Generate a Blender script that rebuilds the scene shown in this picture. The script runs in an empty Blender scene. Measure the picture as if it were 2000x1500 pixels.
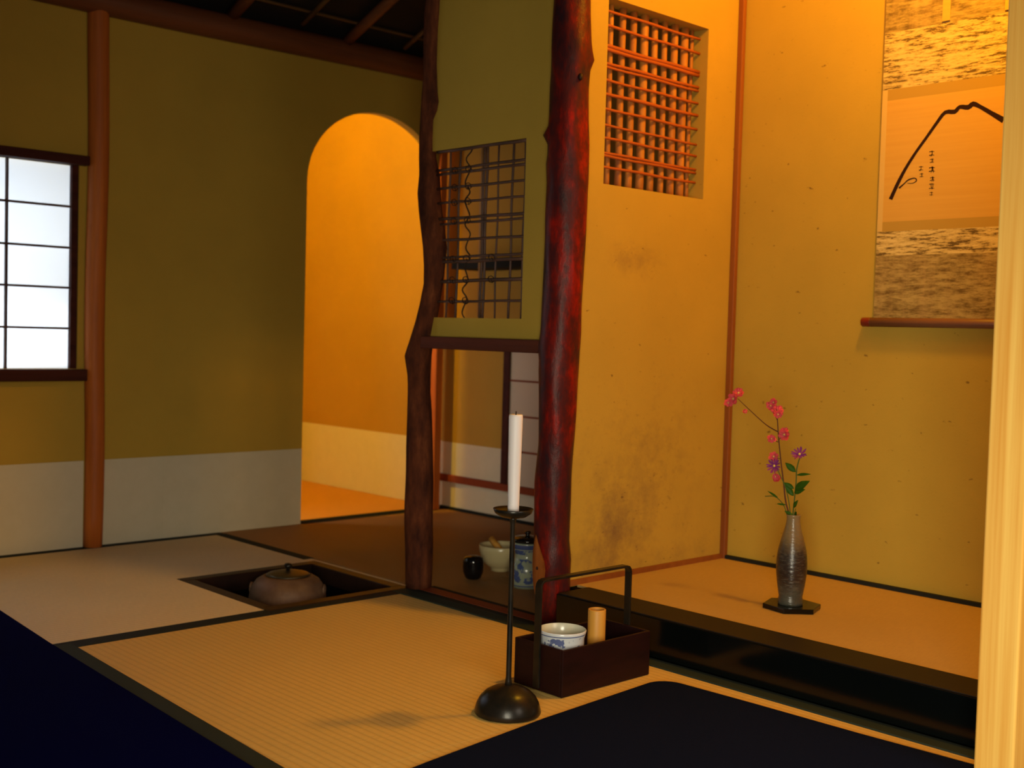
import bpy, bmesh, math, random
from mathutils import Vector, Matrix
random.seed(7)
SC = bpy.context.scene
COL = SC.collection
R = math.radians

# ------------------------------------------------------------------ camera
cam_d = bpy.data.cameras.new('camera'); cam = bpy.data.objects.new('camera', cam_d)
COL.objects.link(cam); SC.camera = cam
cam_d.sensor_width = 36.0; cam_d.lens = 2317.4 / 2000 * 36.0
cam_d.clip_start = 0.05
cam_d.dof.use_dof = True; cam_d.dof.focus_distance = 2.15; cam_d.dof.aperture_fstop = 5.0
yaw, pitch, roll = 0.812023623, 0.0429743157, 0.0278303777
fw = Vector((math.cos(yaw)*math.cos(pitch), math.sin(yaw)*math.cos(pitch), -math.sin(pitch)))
r0 = Vector((math.sin(yaw), -math.cos(yaw), 0)); u0 = r0.cross(fw)
rr = r0*math.cos(roll) + u0*math.sin(roll); uu = -r0*math.sin(roll) + u0*math.cos(roll)
m = Matrix((rr, uu, -fw)).transposed().to_4x4(); m.translation = Vector((0, 0, 0.65))
cam.matrix_world = m

# ------------------------------------------------------------------ world, lights, exposure
SC.view_settings.view_transform = 'Standard'; SC.view_settings.look = 'None'
SC.view_settings.gamma = 1; SC.view_settings.use_curve_mapping = False
SC.view_settings.exposure = 0.0
w = bpy.data.worlds.new('world'); SC.world = w; w.use_nodes = True
bg = w.node_tree.nodes['Background']; bg.inputs[0].default_value = (0.55, 0.70, 1.0, 1); bg.inputs[1].default_value = 0.035

def area(name, loc, target, size, size_y, power, color, spread=180):
    l = bpy.data.lights.new(name, 'AREA'); l.shape = 'RECTANGLE'; l.size = size; l.size_y = size_y
    l.energy = power; l.color = color; l.spread = R(spread)
    o = bpy.data.objects.new(name, l); COL.objects.link(o); o.location = loc
    o.rotation_euler = (Vector(target) - Vector(loc)).to_track_quat('-Z', 'Y').to_euler()
    return o
def bulb(name, loc, power, color, radius=0.05):
    l = bpy.data.lights.new(name, 'POINT'); l.energy = power; l.color = color; l.shadow_soft_size = radius
    o = bpy.data.objects.new(name, l); COL.objects.link(o); o.location = loc
    return o
area('garden_daylight_at_window', (1.0, 3.80, 0.58), (1.0, 3.3, 0.66), 1.6, 0.9, 27, (0.78, 0.88, 1.0))
area('daylight_through_entrance', (-0.12, -0.15, 0.50), (1.9, 0.75, 0.0), 0.6, 0.5, 17.5, (1.0, 0.91, 0.68), 120)
area('daylight_from_garden_side', (1.35, -0.70, 1.00), (1.5, 1.5, -0.35), 0.7, 0.7, 8.5, (1.0, 0.86, 0.70))
bulb('alcove_lamp', (2.12, 1.05, 1.86), 50, (1.0, 0.475, 0.02), 0.06)
bulb('back_room_lamp', (1.60, 3.43, 1.85), 82, (1.0, 0.60, 0.012), 0.04)

# ------------------------------------------------------------------ materials
class NT:
    def __init__(s, name, rough=0.7, base=(0.5, 0.5, 0.5), spec=0.3, **kw):
        s.m = bpy.data.materials.new(name); s.m.use_nodes = True
        s.t = s.m.node_tree; s.n = s.t.nodes; s.l = s.t.links
        s.b = s.n['Principled BSDF']
        s.b.inputs['Roughness'].default_value = rough
        s.b.inputs['Base Color'].default_value = (*base, 1)
        s.b.inputs['Specular IOR Level'].default_value = spec
        for k, v in kw.items(): s.b.inputs[k.replace('_', ' ')].default_value = v
    def node(s, typ, **kw):
        x = s.n.new(typ)
        for k, v in kw.items(): setattr(x, k, v)
        return x
    def coord(s, scale=(1, 1, 1), kind='Object'):
        tc = s.node('ShaderNodeTexCoord'); mp = s.node('ShaderNodeMapping'); mp.inputs['Scale'].default_value = scale
        s.l.new(tc.outputs[kind], mp.inputs[0]); return mp.outputs[0]
    def noise(s, scale, detail=4, rough=0.6, sc=(1, 1, 1)):
        x = s.node('ShaderNodeTexNoise'); x.inputs['Scale'].default_value = scale; x.inputs['Detail'].default_value = detail
        x.inputs['Roughness'].default_value = rough; s.l.new(s.coord(sc), x.inputs['Vector']); return x.outputs['Fac']
    def ramp(s, fac, stops):
        x = s.node('ShaderNodeValToRGB'); e = x.color_ramp.elements
        while len(e) < len(stops): e.new(0.5)
        for k, (p, c) in enumerate(stops):
            e[k].position = p; e[k].color = (*c, 1) if not isinstance(c, (int, float)) else (c, c, c, 1)
        s.l.new(fac, x.inputs[0]); return x.outputs[0]
    def mix(s, fac, a, b, mode='MIX'):
        x = s.node('ShaderNodeMix', data_type='RGBA', blend_type=mode)
        for i, v in ((0, fac), (6, a), (7, b)):
            if isinstance(v, (int, float)): x.inputs[i].default_value = v
            elif isinstance(v, tuple): x.inputs[i].default_value = (*v, 1)
            else: s.l.new(v, x.inputs[i])
        return x.outputs[2]
    def math(s, op, a, b=0.0, clamp=False):
        x = s.node('ShaderNodeMath', operation=op, use_clamp=clamp)
        for i, v in enumerate((a, b)):
            if isinstance(v, (int, float)): x.inputs[i].default_value = v
            else: s.l.new(v, x.inputs[i])
        return x.outputs[0]
    def color(s, c): s.l.new(c, s.b.inputs['Base Color'])
    def bump(s, h, strength=0.3, dist=0.002):
        x = s.node('ShaderNodeBump'); x.inputs['Strength'].default_value = strength; x.inputs['Distance'].default_value = dist
        s.l.new(h, x.inputs['Height']); s.l.new(x.outputs[0], s.b.inputs['Normal'])

PL = (0.50, 0.325, 0.048)
def plaster(name, base, stains=None, specks=True):
    t = NT(name, 0.92, base, 0.12)
    dk = tuple(c*0.86 for c in base)
    c = t.mix(t.ramp(t.noise(3, 5), [(0.3, 0.0), (0.75, 1.0)]), base, dk)
    # straw fibres mixed into the clay
    fib = t.ramp(t.noise(60, 3, 0.6, (1, 1, 5)), [(0.64, 0.0), (0.72, 1.0)])
    c = t.mix(t.math('MULTIPLY', fib, 0.18), c, tuple(c_*0.55 for c_ in base))
    if specks:
        sp = t.ramp(t.noise(42, 2, 0.5, (1, 1, 1.9)), [(0.71, 0.0), (0.77, 1.0)])
        c = t.mix(t.math('MULTIPLY', sp, 0.65), c, (0.10, 0.045, 0.015))
    if stains:
        # mould patches: blotches gathered round given centres (object space)
        tc = t.node('ShaderNodeTexCoord')
        total = None
        for (x, y, z, rx, rz, k) in stains:
            mp = t.node('ShaderNodeMapping'); mp.inputs['Location'].default_value = (-x/rx, 0, -z/rz)
            mp.inputs['Scale'].default_value = (1/rx, 0, 1/rz)
            t.l.new(tc.outputs['Object'], mp.inputs[0])
            ln = t.node('ShaderNodeVectorMath', operation='LENGTH'); t.l.new(mp.outputs[0], ln.inputs[0])
            g = t.math('MULTIPLY', t.math('SUBTRACT', 1.0, ln.outputs['Value'], True), k)
            total = g if total is None else t.math('MAXIMUM', total, g)
        n1 = t.noise(15, 6, 0.72)
        n2 = t.ramp(t.math('ADD', t.math('MULTIPLY', total, 0.30), n1), [(0.58, 0.0), (0.90, 1.0)])
        c = t.mix(t.math('MULTIPLY', n2, t.math('MULTIPLY', total, 0.75, True)), c, (0.16, 0.085, 0.045))
    if stains:
        # small mould dots scattered around the patches
        dots = t.ramp(t.noise(70, 5, 0.7, (1, 1, 1.5)), [(0.57, 0.0), (0.66, 0.9)])
        dots = t.math('MULTIPLY', dots, t.ramp(t.noise(14, 4, 0.65), [(0.47, 0.08), (0.62, 1.0)]))
        c = t.mix(t.math('MULTIPLY', dots, t.math('ADD', t.math('MULTIPLY', total, 0.75), 0.10)), c, (0.14, 0.07, 0.035))
    t.color(c); t.bump(t.noise(220, 3), 0.25, 0.001)
    return t.m

def wood(name, c1, c2, rough=0.5, scale=(30, 30, 1.6), spec=0.4, bump=0.15, nscale=1.0, coat=0.0):
    t = NT(name, rough, c1, spec)
    f = t.noise(nscale, 6, 0.65, scale)
    t.color(t.ramp(f, [(0.32, c1), (0.68, c2)])); t.bump(f, bump, 0.002)
    t.b.inputs['Coat Weight'].default_value = coat
    return t.m

def tatami(name, base, pitch=0.0155, axis='X', dark=0.62, spec=0.25):
    t = NT(name, 0.62, base, spec)
    tc = t.node('ShaderNodeTexCoord'); sx = t.node('ShaderNodeSeparateXYZ'); t.l.new(tc.outputs['Object'], sx.inputs[0])
    a = sx.outputs[axis]
    s = t.math('SINE', t.math('MULTIPLY', a, 2*math.pi/pitch))
    rib = t.math('POWER', t.math('ABSOLUTE', t.math('SINE', t.math('MULTIPLY', a, math.pi/pitch))), 0.35)
    straw = t.noise(1.0, 3, 0.6, (40, 900, 1) if axis == 'X' else (900, 40, 1))
    c = t.mix(t.ramp(straw, [(0.3, 0.0), (0.7, 1.0)]), tuple(x*0.86 for x in base), tuple(min(1, x*1.12) for x in base))
    c = t.mix(t.ramp(t.noise(2.2, 4), [(0.35, 0.0), (0.7, 0.4)]), c, tuple(x*0.78 for x in base))
    c = t.mix(rib, tuple(x*dark for x in base), c)
    t.color(c); t.bump(rib, 0.5, 0.0012)
    return t.m

M = {}
M['plaster'] = plaster('ochre_plaster', PL)
M['plaster_plain'] = plaster('ochre_plaster_clean', PL, None, False)
M['plaster_back'] = plaster('reddish_ochre_plaster', (0.46, 0.265, 0.045), None, False)
M['plaster_stained'] = plaster('stained_ochre_plaster', PL, [(2.08, 0, 0.20, 0.26, 0.30, 1.0), (2.20, 0, 0.33, 0.30, 0.34, 0.75), (2.13, 0, 0.83, 0.16, 0.06, 0.8), (2.3, 0, 0.12, 0.25, 0.08, 0.6)])
M['plaster_toko'] = plaster('alcove_ochre_plaster', (0.49, 0.335, 0.048))
t = NT('dado_paper', 0.85, (0.62, 0.56, 0.40), 0.15); t.color(t.mix(t.noise(25, 4), (0.66, 0.60, 0.44), (0.58, 0.52, 0.36))); M['paper'] = t.m
M['tatami'] = tatami('tatami_rush', (0.74, 0.48, 0.13), dark=0.76)
M['tatami_pale'] = tatami('worn_tatami_rush', (0.80, 0.63, 0.36), 0.0155, 'Y', 0.75, 0.55)
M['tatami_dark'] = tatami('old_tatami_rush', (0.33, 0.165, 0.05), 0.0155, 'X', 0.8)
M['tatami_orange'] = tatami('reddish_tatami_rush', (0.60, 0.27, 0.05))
M['mat_toko'] = tatami('alcove_rush_mat', (0.50, 0.33, 0.12), 0.009, 'X', 0.92)
t = NT('tatami_border_cloth', 0.8, (0.012, 0.014, 0.011), 0.2); M['heri'] = t.m
t = NT('grey_border_cloth', 0.8, (0.022, 0.030, 0.020), 0.2); M['heri2'] = t.m
t = NT('navy_felt', 0.95, (0.010, 0.010, 0.020), 0.08); t.b.inputs['Specular IOR Level'].default_value = 0.05; t.color(t.mix(t.noise(300, 3), (0.0025, 0.0045, 0.016), (0.005, 0.009, 0.032)))
t.bump(t.noise(500, 3), 0.4, 0.001); M['felt'] = t.m
t = NT('blue_lit_felt', 0.95, (0.001, 0.0015, 0.012), 0.02); t.color(t.mix(t.noise(300, 3), (0.0006, 0.001, 0.032), (0.001, 0.002, 0.055))); t.bump(t.noise(500, 3), 0.4, 0.001); M['felt_blue_lit'] = t.m  # same felt again, bluish light put into its base colour
M['cedar'] = wood('polished_cedar', (0.60, 0.17, 0.025), (0.36, 0.09, 0.016), 0.5, (30, 30, 1.6), 0.2)
M['cedar_x'] = wood('cedar_beam_wood', (0.20, 0.06, 0.018), (0.11, 0.032, 0.01), 0.5, (1.6, 30, 30))
M['dark_x'] = wood('dark_stained_wood', (0.075, 0.020, 0.012), (0.04, 0.011, 0.008), 0.6, (1.6, 40, 40), 0.08)
M['rail_y'] = wood('dark_lintel_wood', (0.12, 0.033, 0.018), (0.07, 0.020, 0.012), 0.6, (40, 1.6, 40), 0.06)
M['redrail'] = wood('red_brown_sill_wood', (0.28, 0.055, 0.018), (0.18, 0.035, 0.012), 0.6, (40, 1.6, 40), 0.08)
M['shoji_wood'] = wood('thin_shoji_wood', (0.09, 0.035, 0.02), (0.05, 0.02, 0.012), 0.6)
M['pine'] = wood('fresh_cut_pine', (1.0, 0.62, 0.15), (0.80, 0.36, 0.055), 0.6, (70, 70, 1.1), 0.12, 0.2)
M['batten'] = wood('orange_corner_wood', (0.28, 0.085, 0.013), (0.20, 0.055, 0.010), 0.6)
# bark of the curved post
t = NT('dark_bark', 0.8, (0.05, 0.02, 0.015), 0.05)
f = t.noise(1, 7, 0.7, (28, 28, 9)); t.color(t.ramp(f, [(0.3, (0.022, 0.009, 0.008)), (0.55, (0.11, 0.032, 0.014)), (0.75, (0.22, 0.07, 0.024))])); t.bump(f, 0.7, 0.006); M['bark'] = t.m
t = NT('red_bark', 0.36, (0.16, 0.02, 0.01), 0.14)
f = t.noise(1, 7, 0.72, (14, 14, 6)); g = t.noise(1, 4, 0.6, (60, 60, 30))
c = t.ramp(f, [(0.38, (0.028, 0.012, 0.016)), (0.53, (0.11, 0.010, 0.007)), (0.68, (0.36, 0.010, 0.002)), (0.82, (0.28, 0.045, 0.018))])
c = t.mix(t.ramp(g, [(0.42, 0.0), (0.72, 0.75)]), c, (0.035, 0.010, 0.012))
t.color(c); t.bump(f, 0.6, 0.005); M['redbark'] = t.m
t = NT('bare_cut_wood', 0.5, (0.4, 0.14, 0.04), 0.3); t.color(t.ramp(t.noise(1, 5, 0.6, (60, 60, 5)), [(0.3, (0.62, 0.24, 0.05)), (0.7, (0.45, 0.15, 0.03))])); M['cutwood'] = t.m
M['knot'] = NT('dark_knot', 0.6, (0.02, 0.006, 0.004)).m
t = NT('black_lacquer', 0.14, (0.002, 0.003, 0.003), 0.35); M['lacquer'] = t.m
t = NT('brown_worn_lacquer', 0.5, (0.016, 0.011, 0.009), 0.15); M['lacquer_top'] = t.m
t = NT('hearth_frame_lacquer', 0.45, (0.05, 0.02, 0.01), 0.2); t.color(t.ramp(t.noise(1, 4, 0.6, (6, 6, 6)), [(0.3, (0.035, 0.014, 0.007)), (0.7, (0.016, 0.008, 0.006))])); M['hearth'] = t.m
t = NT('hearth_clay', 0.95, (0.005, 0.004, 0.004), 0.05); M['soot'] = t.m
t = NT('grey_ash', 0.95, (0.05, 0.045, 0.04), 0.1); t.bump(t.noise(40, 4), 0.6, 0.004); M['ash'] = t.m
t = NT('cast_iron_brown', 0.55, (0.16, 0.085, 0.045), 0.35); t.color(t.ramp(t.noise(30, 5), [(0.3, (0.17, 0.095, 0.05)), (0.7, (0.11, 0.055, 0.03))])); t.bump(t.noise(130, 4), 0.5, 0.002); M['kettle'] = t.m
t = NT('kettle_lid_bronze', 0.4, (0.06, 0.045, 0.02), 0.5, Metallic=0.4); M['lid'] = t.m
t = NT('blackened_iron', 0.30, (0.022, 0.020, 0.014), 0.25); f = t.noise(25, 5); t.color(t.ramp(f, [(0.35, (0.006, 0.006, 0.005)), (0.75, (0.024, 0.016, 0.009))])); t.bump(f, 0.25, 0.002); M['iron'] = t.m
t = NT('white_wax', 0.45, (0.80, 0.74, 0.74), 0.4); t.b.inputs['Subsurface Weight'].default_value = 0.2; t.b.inputs['Subsurface Radius'].default_value = (0.01, 0.006, 0.004); M['wax'] = t.m
M['wick'] = NT('candle_wick', 0.9, (0.05, 0.03, 0.02)).m
M['tray'] = wood('dark_red_tray_wood', (0.020, 0.0045, 0.0035), (0.010, 0.003, 0.0025), 0.5, (8, 8, 40), 0.15)
M['tubewood'] = wood('pale_bamboo', (0.66, 0.32, 0.045), (0.56, 0.25, 0.03), 0.5, (60, 60, 2))
t = NT('cane', 0.6, (0.30, 0.12, 0.035), 0.35); t.color(t.ramp(t.noise(1, 4, 0.6, (50, 50, 6)), [(0.3, (0.52, 0.22, 0.03)), (0.7, (0.30, 0.10, 0.02))])); M['reed'] = t.m
t = NT('dark_cane', 0.55, (0.07, 0.035, 0.02), 0.35); t.color(t.ramp(t.noise(1, 4, 0.6, (10, 10, 10)), [(0.3, (0.13, 0.065, 0.045)), (0.7, (0.055, 0.03, 0.02))])); M['reed_dark'] = t.m
t = NT('dark_vine', 0.8, (0.02, 0.012, 0.008)); M['vine'] = t.m
t = NT('red_cane', 0.5, (0.36, 0.085, 0.02), 0.3); M['reed_red'] = t.m
# glazes
t = NT('white_tea_glaze', 0.25, (0.55, 0.46, 0.24), 0.5); M['bowl'] = t.m
t = NT('black_glaze', 0.12, (0.006, 0.005, 0.005), 0.6); M['blackglaze'] = t.m
def blue_white(name, scale, zs, thr=(0.52, 0.56), pale=(0.62, 0.63, 0.56)):
    t = NT(name, 0.18, pale, 0.5)
    tc = t.node('ShaderNodeTexCoord'); sx = t.node('ShaderNodeSeparateXYZ'); t.l.new(tc.outputs['Object'], sx.inputs[0])
    v = t.node('ShaderNodeTexVoronoi', feature='DISTANCE_TO_EDGE'); v.inputs['Scale'].default_value = scale; t.l.new(tc.outputs['Object'], v.inputs['Vector'])
    n = t.noise(scale*1.4, 4, 0.6)
    blot = t.ramp(n, [(thr[0], 0.0), (thr[1], 1.0)])
    band = None
    for (a, b, k) in zs:      # painted rings and pattern belts, by height on the pot
        inb = t.math('MULTIPLY', t.math('GREATER_THAN', sx.outputs['Z'], a), t.math('LESS_THAN', sx.outputs['Z'], b))
        inb = t.math('MULTIPLY', inb, 1.0 if k else blot)
        band = inb if band is None else t.math('MAXIMUM', band, inb)
    t.color(t.mix(t.math('MULTIPLY', band, 0.85), pale, (0.02, 0.045, 0.22))); return t.m
M['cup'] = blue_white('blue_and_white_cup', 34, [(0.010, 0.086, 0), (0.0885, 0.0905, 1), (0.008, 0.010, 1)], pale=(0.66, 0.68, 0.70))
M['jar'] = blue_white('blue_and_white_jar', 26, [(0.012, 0.075, 0), (0.100, 0.112, 1), (0.086, 0.098, 0), (0.006, 0.009, 1)], (0.50, 0.54), (0.30, 0.34, 0.25))
t = NT('cup_inside_glaze', 0.2, (0.62, 0.62, 0.48), 0.5); M['cupin'] = t.m
# vase: buff neck, dark iron-glazed body
t = NT('stoneware_glaze', 0.28, (0.2, 0.12, 0.06), 0.5)
tc = t.node('ShaderNodeTexCoord'); sx = t.node('ShaderNodeSeparateXYZ'); t.l.new(tc.outputs['Object'], sx.inputs[0])
zz = t.math('ADD', sx.outputs['Z'], t.math('MULTIPLY', t.math('SUBTRACT', t.noise(30, 4), 0.5), 0.05))
c = t.ramp(t.math('MULTIPLY', zz, 5.0), [(0.10, (0.060, 0.060, 0.045)), (0.30, (0.028, 0.017, 0.012)), (0.55, (0.035, 0.027, 0.022)), (0.68, (0.17, 0.115, 0.05)), (0.95, (0.26, 0.18, 0.08))])
fl = t.ramp(t.noise(1, 4, 0.7, (70, 70, 260)), [(0.5, 0.0), (0.7, 0.5)]); t.color(t.mix(fl, c, (0.16, 0.15, 0.11))); t.bump(t.noise(1, 3, 0.6, (60, 60, 240)), 0.5, 0.002); M['vase'] = t.m
M['pink'] = NT('pink_petals', 0.7, (0.92, 0.17, 0.20), 0.2).m
M['purple'] = NT('purple_petals', 0.7, (0.42, 0.07, 0.42), 0.2).m
M['yellow'] = NT('flower_centre', 0.7, (0.75, 0.55, 0.12), 0.2).m
M['twig'] = NT('brown_twig', 0.7, (0.10, 0.035, 0.02), 0.2).m
M['stem'] = NT('green_stem', 0.6, (0.07, 0.12, 0.02), 0.2).m
t = NT('green_leaf', 0.5, (0.07, 0.20, 0.012), 0.3); M['leaf'] = t.m
# scroll fabrics
t = NT('scroll_paper', 0.8, (0.62, 0.36, 0.13), 0.1); t.color(t.mix(t.noise(1, 3, 0.6, (1, 3, 160)), (0.62, 0.38, 0.08), (0.53, 0.31, 0.06))); M['s_paper'] = t.m
M['s_margin'] = NT('scroll_margin_paper', 0.85, (0.42, 0.27, 0.05), 0.1).m
t = NT('scroll_streaked_cloth', 0.8, (0.8, 0.6, 0.25), 0.15)
f = t.noise(1, 5, 0.78, (1, 20, 130)); t.color(t.ramp(f, [(0.42, (0.66, 0.52, 0.20)), (0.52, (0.50, 0.37, 0.12)), (0.58, (0.13, 0.085, 0.025))])); M['s_light'] = t.m
t = NT('scroll_brown_cloth', 0.85, (0.3, 0.2, 0.07), 0.1)
f = t.noise(1, 5, 0.75, (1, 24, 120)); g = t.noise(1, 3, 0.6, (1, 45, 4))
c = t.ramp(f, [(0.38, (0.15, 0.095, 0.026)), (0.60, (0.42, 0.31, 0.10))]); t.color(t.mix(t.ramp(g, [(0.45, 0.0), (0.8, 0.4)]), c, (0.5, 0.33, 0.12))); M['s_brown'] = t.m
M['s_band'] = NT('scroll_edge_strip', 0.8, (0.60, 0.42, 0.13), 0.1).m
M['ink'] = NT('sumi_ink', 0.9, (0.025, 0.010, 0.008), 0.1).m
M['roller'] = wood('scroll_rod_wood', (0.20, 0.09, 0.05), (0.13, 0.06, 0.035), 0.5, (40, 2, 40))
M['knob'] = NT('red_lacquer_knob', 0.3, (0.15, 0.018, 0.010), 0.5).m
M['cord'] = NT('scroll_cord', 0.8, (0.3, 0.18, 0.06), 0.1).m
# paper of the windows: light passes through it
t = NT('shoji_paper', 0.9, (0.85, 0.85, 0.82), 0.1)
tr = t.node('ShaderNodeBsdfTranslucent'); tr.inputs[0].default_value = (0.93, 0.94, 0.95, 1)
mx = t.node('ShaderNodeMixShader'); mx.inputs[0].default_value = 0.75
t.l.new(t.b.outputs[0], mx.inputs[1]); t.l.new(tr.outputs[0], mx.inputs[2]); t.l.new(mx.outputs[0], t.n['Material Output'].inputs[0]); M['shoji'] = t.m
t = NT('aged_shoji_paper', 0.9, (0.60, 0.49, 0.36), 0.1); M['oldpaper'] = t.m
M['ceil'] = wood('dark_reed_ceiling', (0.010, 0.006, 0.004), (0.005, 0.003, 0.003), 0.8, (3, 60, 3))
M['rafter'] = wood('rafter_log_wood', (0.20, 0.065, 0.02), (0.12, 0.04, 0.014), 0.6, (25, 2, 25))
M['bamboo'] = wood('thin_bamboo', (0.15, 0.075, 0.02), (0.09, 0.045, 0.014), 0.5, (2, 25, 25))
M['pale_bamboo_z'] = wood('pale_standing_bamboo', (0.42, 0.24, 0.08), (0.30, 0.16, 0.05), 0.5, (30, 30, 2))

# ------------------------------------------------------------------ mesh helpers
def box(bm, a, b):
    x0, y0, z0 = [min(a[i], b[i]) for i in range(3)]; x1, y1, z1 = [max(a[i], b[i]) for i in range(3)]
    v = [bm.verts.new(p) for p in ((x0,y0,z0),(x1,y0,z0),(x1,y1,z0),(x0,y1,z0),(x0,y0,z1),(x1,y0,z1),(x1,y1,z1),(x0,y1,z1))]
    for f in ((0,3,2,1),(4,5,6,7),(0,1,5,4),(1,2,6,5),(2,3,7,6),(3,0,4,7)): bm.faces.new([v[i] for i in f])
    return bm
def tube(bm, pts, rad, n=10, cap=True, squash=1.0):
    pts = [Vector(p) for p in pts]
    if isinstance(rad, (int, float)): rad = [rad]*len(pts)
    rings = []; ref = None
    for i, p in enumerate(pts):
        d = (pts[min(i+1, len(pts)-1)] - pts[max(i-1, 0)]).normalized()
        if ref is None: ref = Vector((0, 0, 1)) if abs(d.z) < 0.9 else Vector((1, 0, 0))
        a = (ref - d*ref.dot(d)).normalized(); b = d.cross(a); ref = a
        rings.append([bm.verts.new(p + (a*math.cos(2*math.pi*k/n) + b*math.sin(2*math.pi*k/n)*squash)*rad[i]) for k in range(n)])
    for i in range(len(rings)-1):
        for k in range(n):
            bm.faces.new((rings[i][k], rings[i][(k+1) % n], rings[i+1][(k+1) % n], rings[i+1][k]))
    if cap: bm.faces.new(rings[0][::-1]); bm.faces.new(rings[-1])
    return bm
def lathe(bm, prof, n=40, c=(0, 0, 0)):
    rings = []
    for r, z in prof:
        if r < 1e-6: rings.append([bm.verts.new((c[0], c[1], c[2]+z))])
        else: rings.append([bm.verts.new((c[0]+r*math.cos(2*math.pi*k/n), c[1]+r*math.sin(2*math.pi*k/n), c[2]+z)) for k in range(n)])
    for i in range(len(rings)-1):
        A, B = rings[i], rings[i+1]
        for k in range(n):
            q = [A[k % len(A)], A[(k+1) % n if len(A) > 1 else 0], B[(k+1) % n if len(B) > 1 else 0], B[k % len(B)]]
            u = []
            for v in q:
                if v not in u: u.append(v)
            if len(u) > 2: bm.faces.new(u)
    return bm
def B(): return bmesh.new()
def obj(name, bm, mat, parent=None, smooth=False, bevel=0.0, loc=None):
    bmesh.ops.recalc_face_normals(bm, faces=bm.faces[:])
    me = bpy.data.meshes.new(name); bm.to_mesh(me); bm.free()
    me.materials.append(M[mat] if isinstance(mat, str) else mat)
    if smooth:
        for p in me.polygons: p.use_smooth = True
    o = bpy.data.objects.new(name, me); COL.objects.link(o)
    if parent: o.parent = parent
    if loc: o.location = loc
    if bevel:
        b = o.modifiers.new('bevel', 'BEVEL'); b.width = bevel; b.segments = 2; b.limit_method = 'ANGLE'
    return o
def tag(o, label, cat, group=None, kind=None):
    o['label'] = label; o['category'] = cat
    if group: o['group'] = group
    if kind: o['kind'] = kind
    return o
def empty(name, loc=(0, 0, 0)):
    o = bpy.data.objects.new(name, None); o.empty_display_size = 0.05; COL.objects.link(o); o.location = loc; return o
def struct(name, bm, mat, label=None, cat=None, **kw):
    o = obj(name, bm, mat, **kw); o['kind'] = 'structure'
    if label: o['label'] = label; o['category'] = cat or 'wall'
    return o
def bx(*boxes):
    bm = B()
    for a, b in boxes: box(bm, a, b)
    return bm

# ------------------------------------------------------------------ floor (sub-floor in slabs, pit left open)
HX0, HX1, HY0, HY1 = 1.452, 1.872, 2.325, 2.755
struct('floor', bx(((-1.6, -1.6, -0.42), (4.2, 6.0, -0.40)),
    ((-1.6, -1.6, -0.40), (HX0, 6.0, -0.05)), ((HX1, -1.6, -0.40), (4.2, 6.0, -0.05)),
    ((HX0, -1.6, -0.40), (HX1, HY0, -0.05)), ((HX0, HY1, -0.40), (HX1, 6.0, -0.05))), 'soot',
    'dark timber floor beneath the straw mats', 'floor')

def mat_piece(name, rects, mat, label, edges, emat='heri'):
    """a tatami: rush top in the given rectangles and cloth edges"""
    e = empty(name, (rects[0][0], rects[0][1], -0.05)); tag(e, label, 'tatami mat', 'straw mats covering the floor')
    bm = B()
    for x0, y0, x1, y1 in rects: box(bm, (x0, y0, -0.05), (x1, y1, 0.0))
    o = obj('rush_surface', bm, mat); o.parent = e; o.matrix_parent_inverse = Matrix.Translation(-e.location)
    for x0, y0, x1, y1 in edges:
        bm = B(); box(bm, (x0, y0, -0.02), (x1, y1, 0.0015))
        q = obj('cloth_edge', bm, emat); q.parent = e; q.matrix_parent_inverse = Matrix.Translation(-e.location)
    return e
EY = 2.318   # line between the hearth mat and the front mat
mat_piece('tatami_mat', [(0.0, EY, HX0, 3.30), (HX0, HY1, 1.882, 3.30), (HX1, EY, 1.882, HY1)], 'tatami_pale', 'grey-gold straw mat cut around the sunken hearth, below the paper window',
          [(0.0, 3.268, 1.882, 3.30), (1.856, HY1+0.03, 1.888, 3.268), (0.0, EY-0.004, HX0-0.0, EY+0.012)])
mat_piece('tatami_mat', [(0.940, 1.39, 1.805, EY-0.004)], 'tatami', 'golden ribbed straw mat in the middle with the candle stand on it',
          [(0.955, EY-0.034, 1.805, EY-0.004)], 'heri')
bm = B(); vs = [bm.verts.new((x, y, -0.02)) for x, y in ((0.957, EY-0.004), (0.992, EY-0.004), (0.948, 1.392), (0.908, 1.392))]; f = bm.faces.new(vs)
rg = bmesh.ops.extrude_face_region(bm, geom=[f])
for g in rg['geom']:
    if isinstance(g, bmesh.types.BMVert): g.co.z = 0.0018
e_ = bpy.data.objects['tatami_mat.001']; q = obj('cloth_edge', bm, 'heri2'); q.parent = e_; q.matrix_parent_inverse = Matrix.Translation(-e_.location)
mat_piece('tatami_mat', [(0.955, 0.40, 1.805, 1.389)], 'tatami', 'straw mat mostly covered by black felt in front of the alcove', [(0.922, 0.40, 0.955, 1.389)])
mat_piece('tatami_mat', [(0.0, 1.0, 0.905, EY-0.006)], 'tatami_pale', 'straw mat hidden below the navy felt at the left', [])
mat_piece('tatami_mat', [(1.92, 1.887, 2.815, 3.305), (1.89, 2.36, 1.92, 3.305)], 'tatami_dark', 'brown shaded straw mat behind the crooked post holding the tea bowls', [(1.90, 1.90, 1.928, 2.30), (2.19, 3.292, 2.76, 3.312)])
mat_piece('tatami_mat', [(1.49, 3.36, 2.815, 5.2)], 'tatami_orange', 'orange lit straw mat in the room beyond the arch', [(2.18, 3.335, 2.80, 3.36)])

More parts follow.
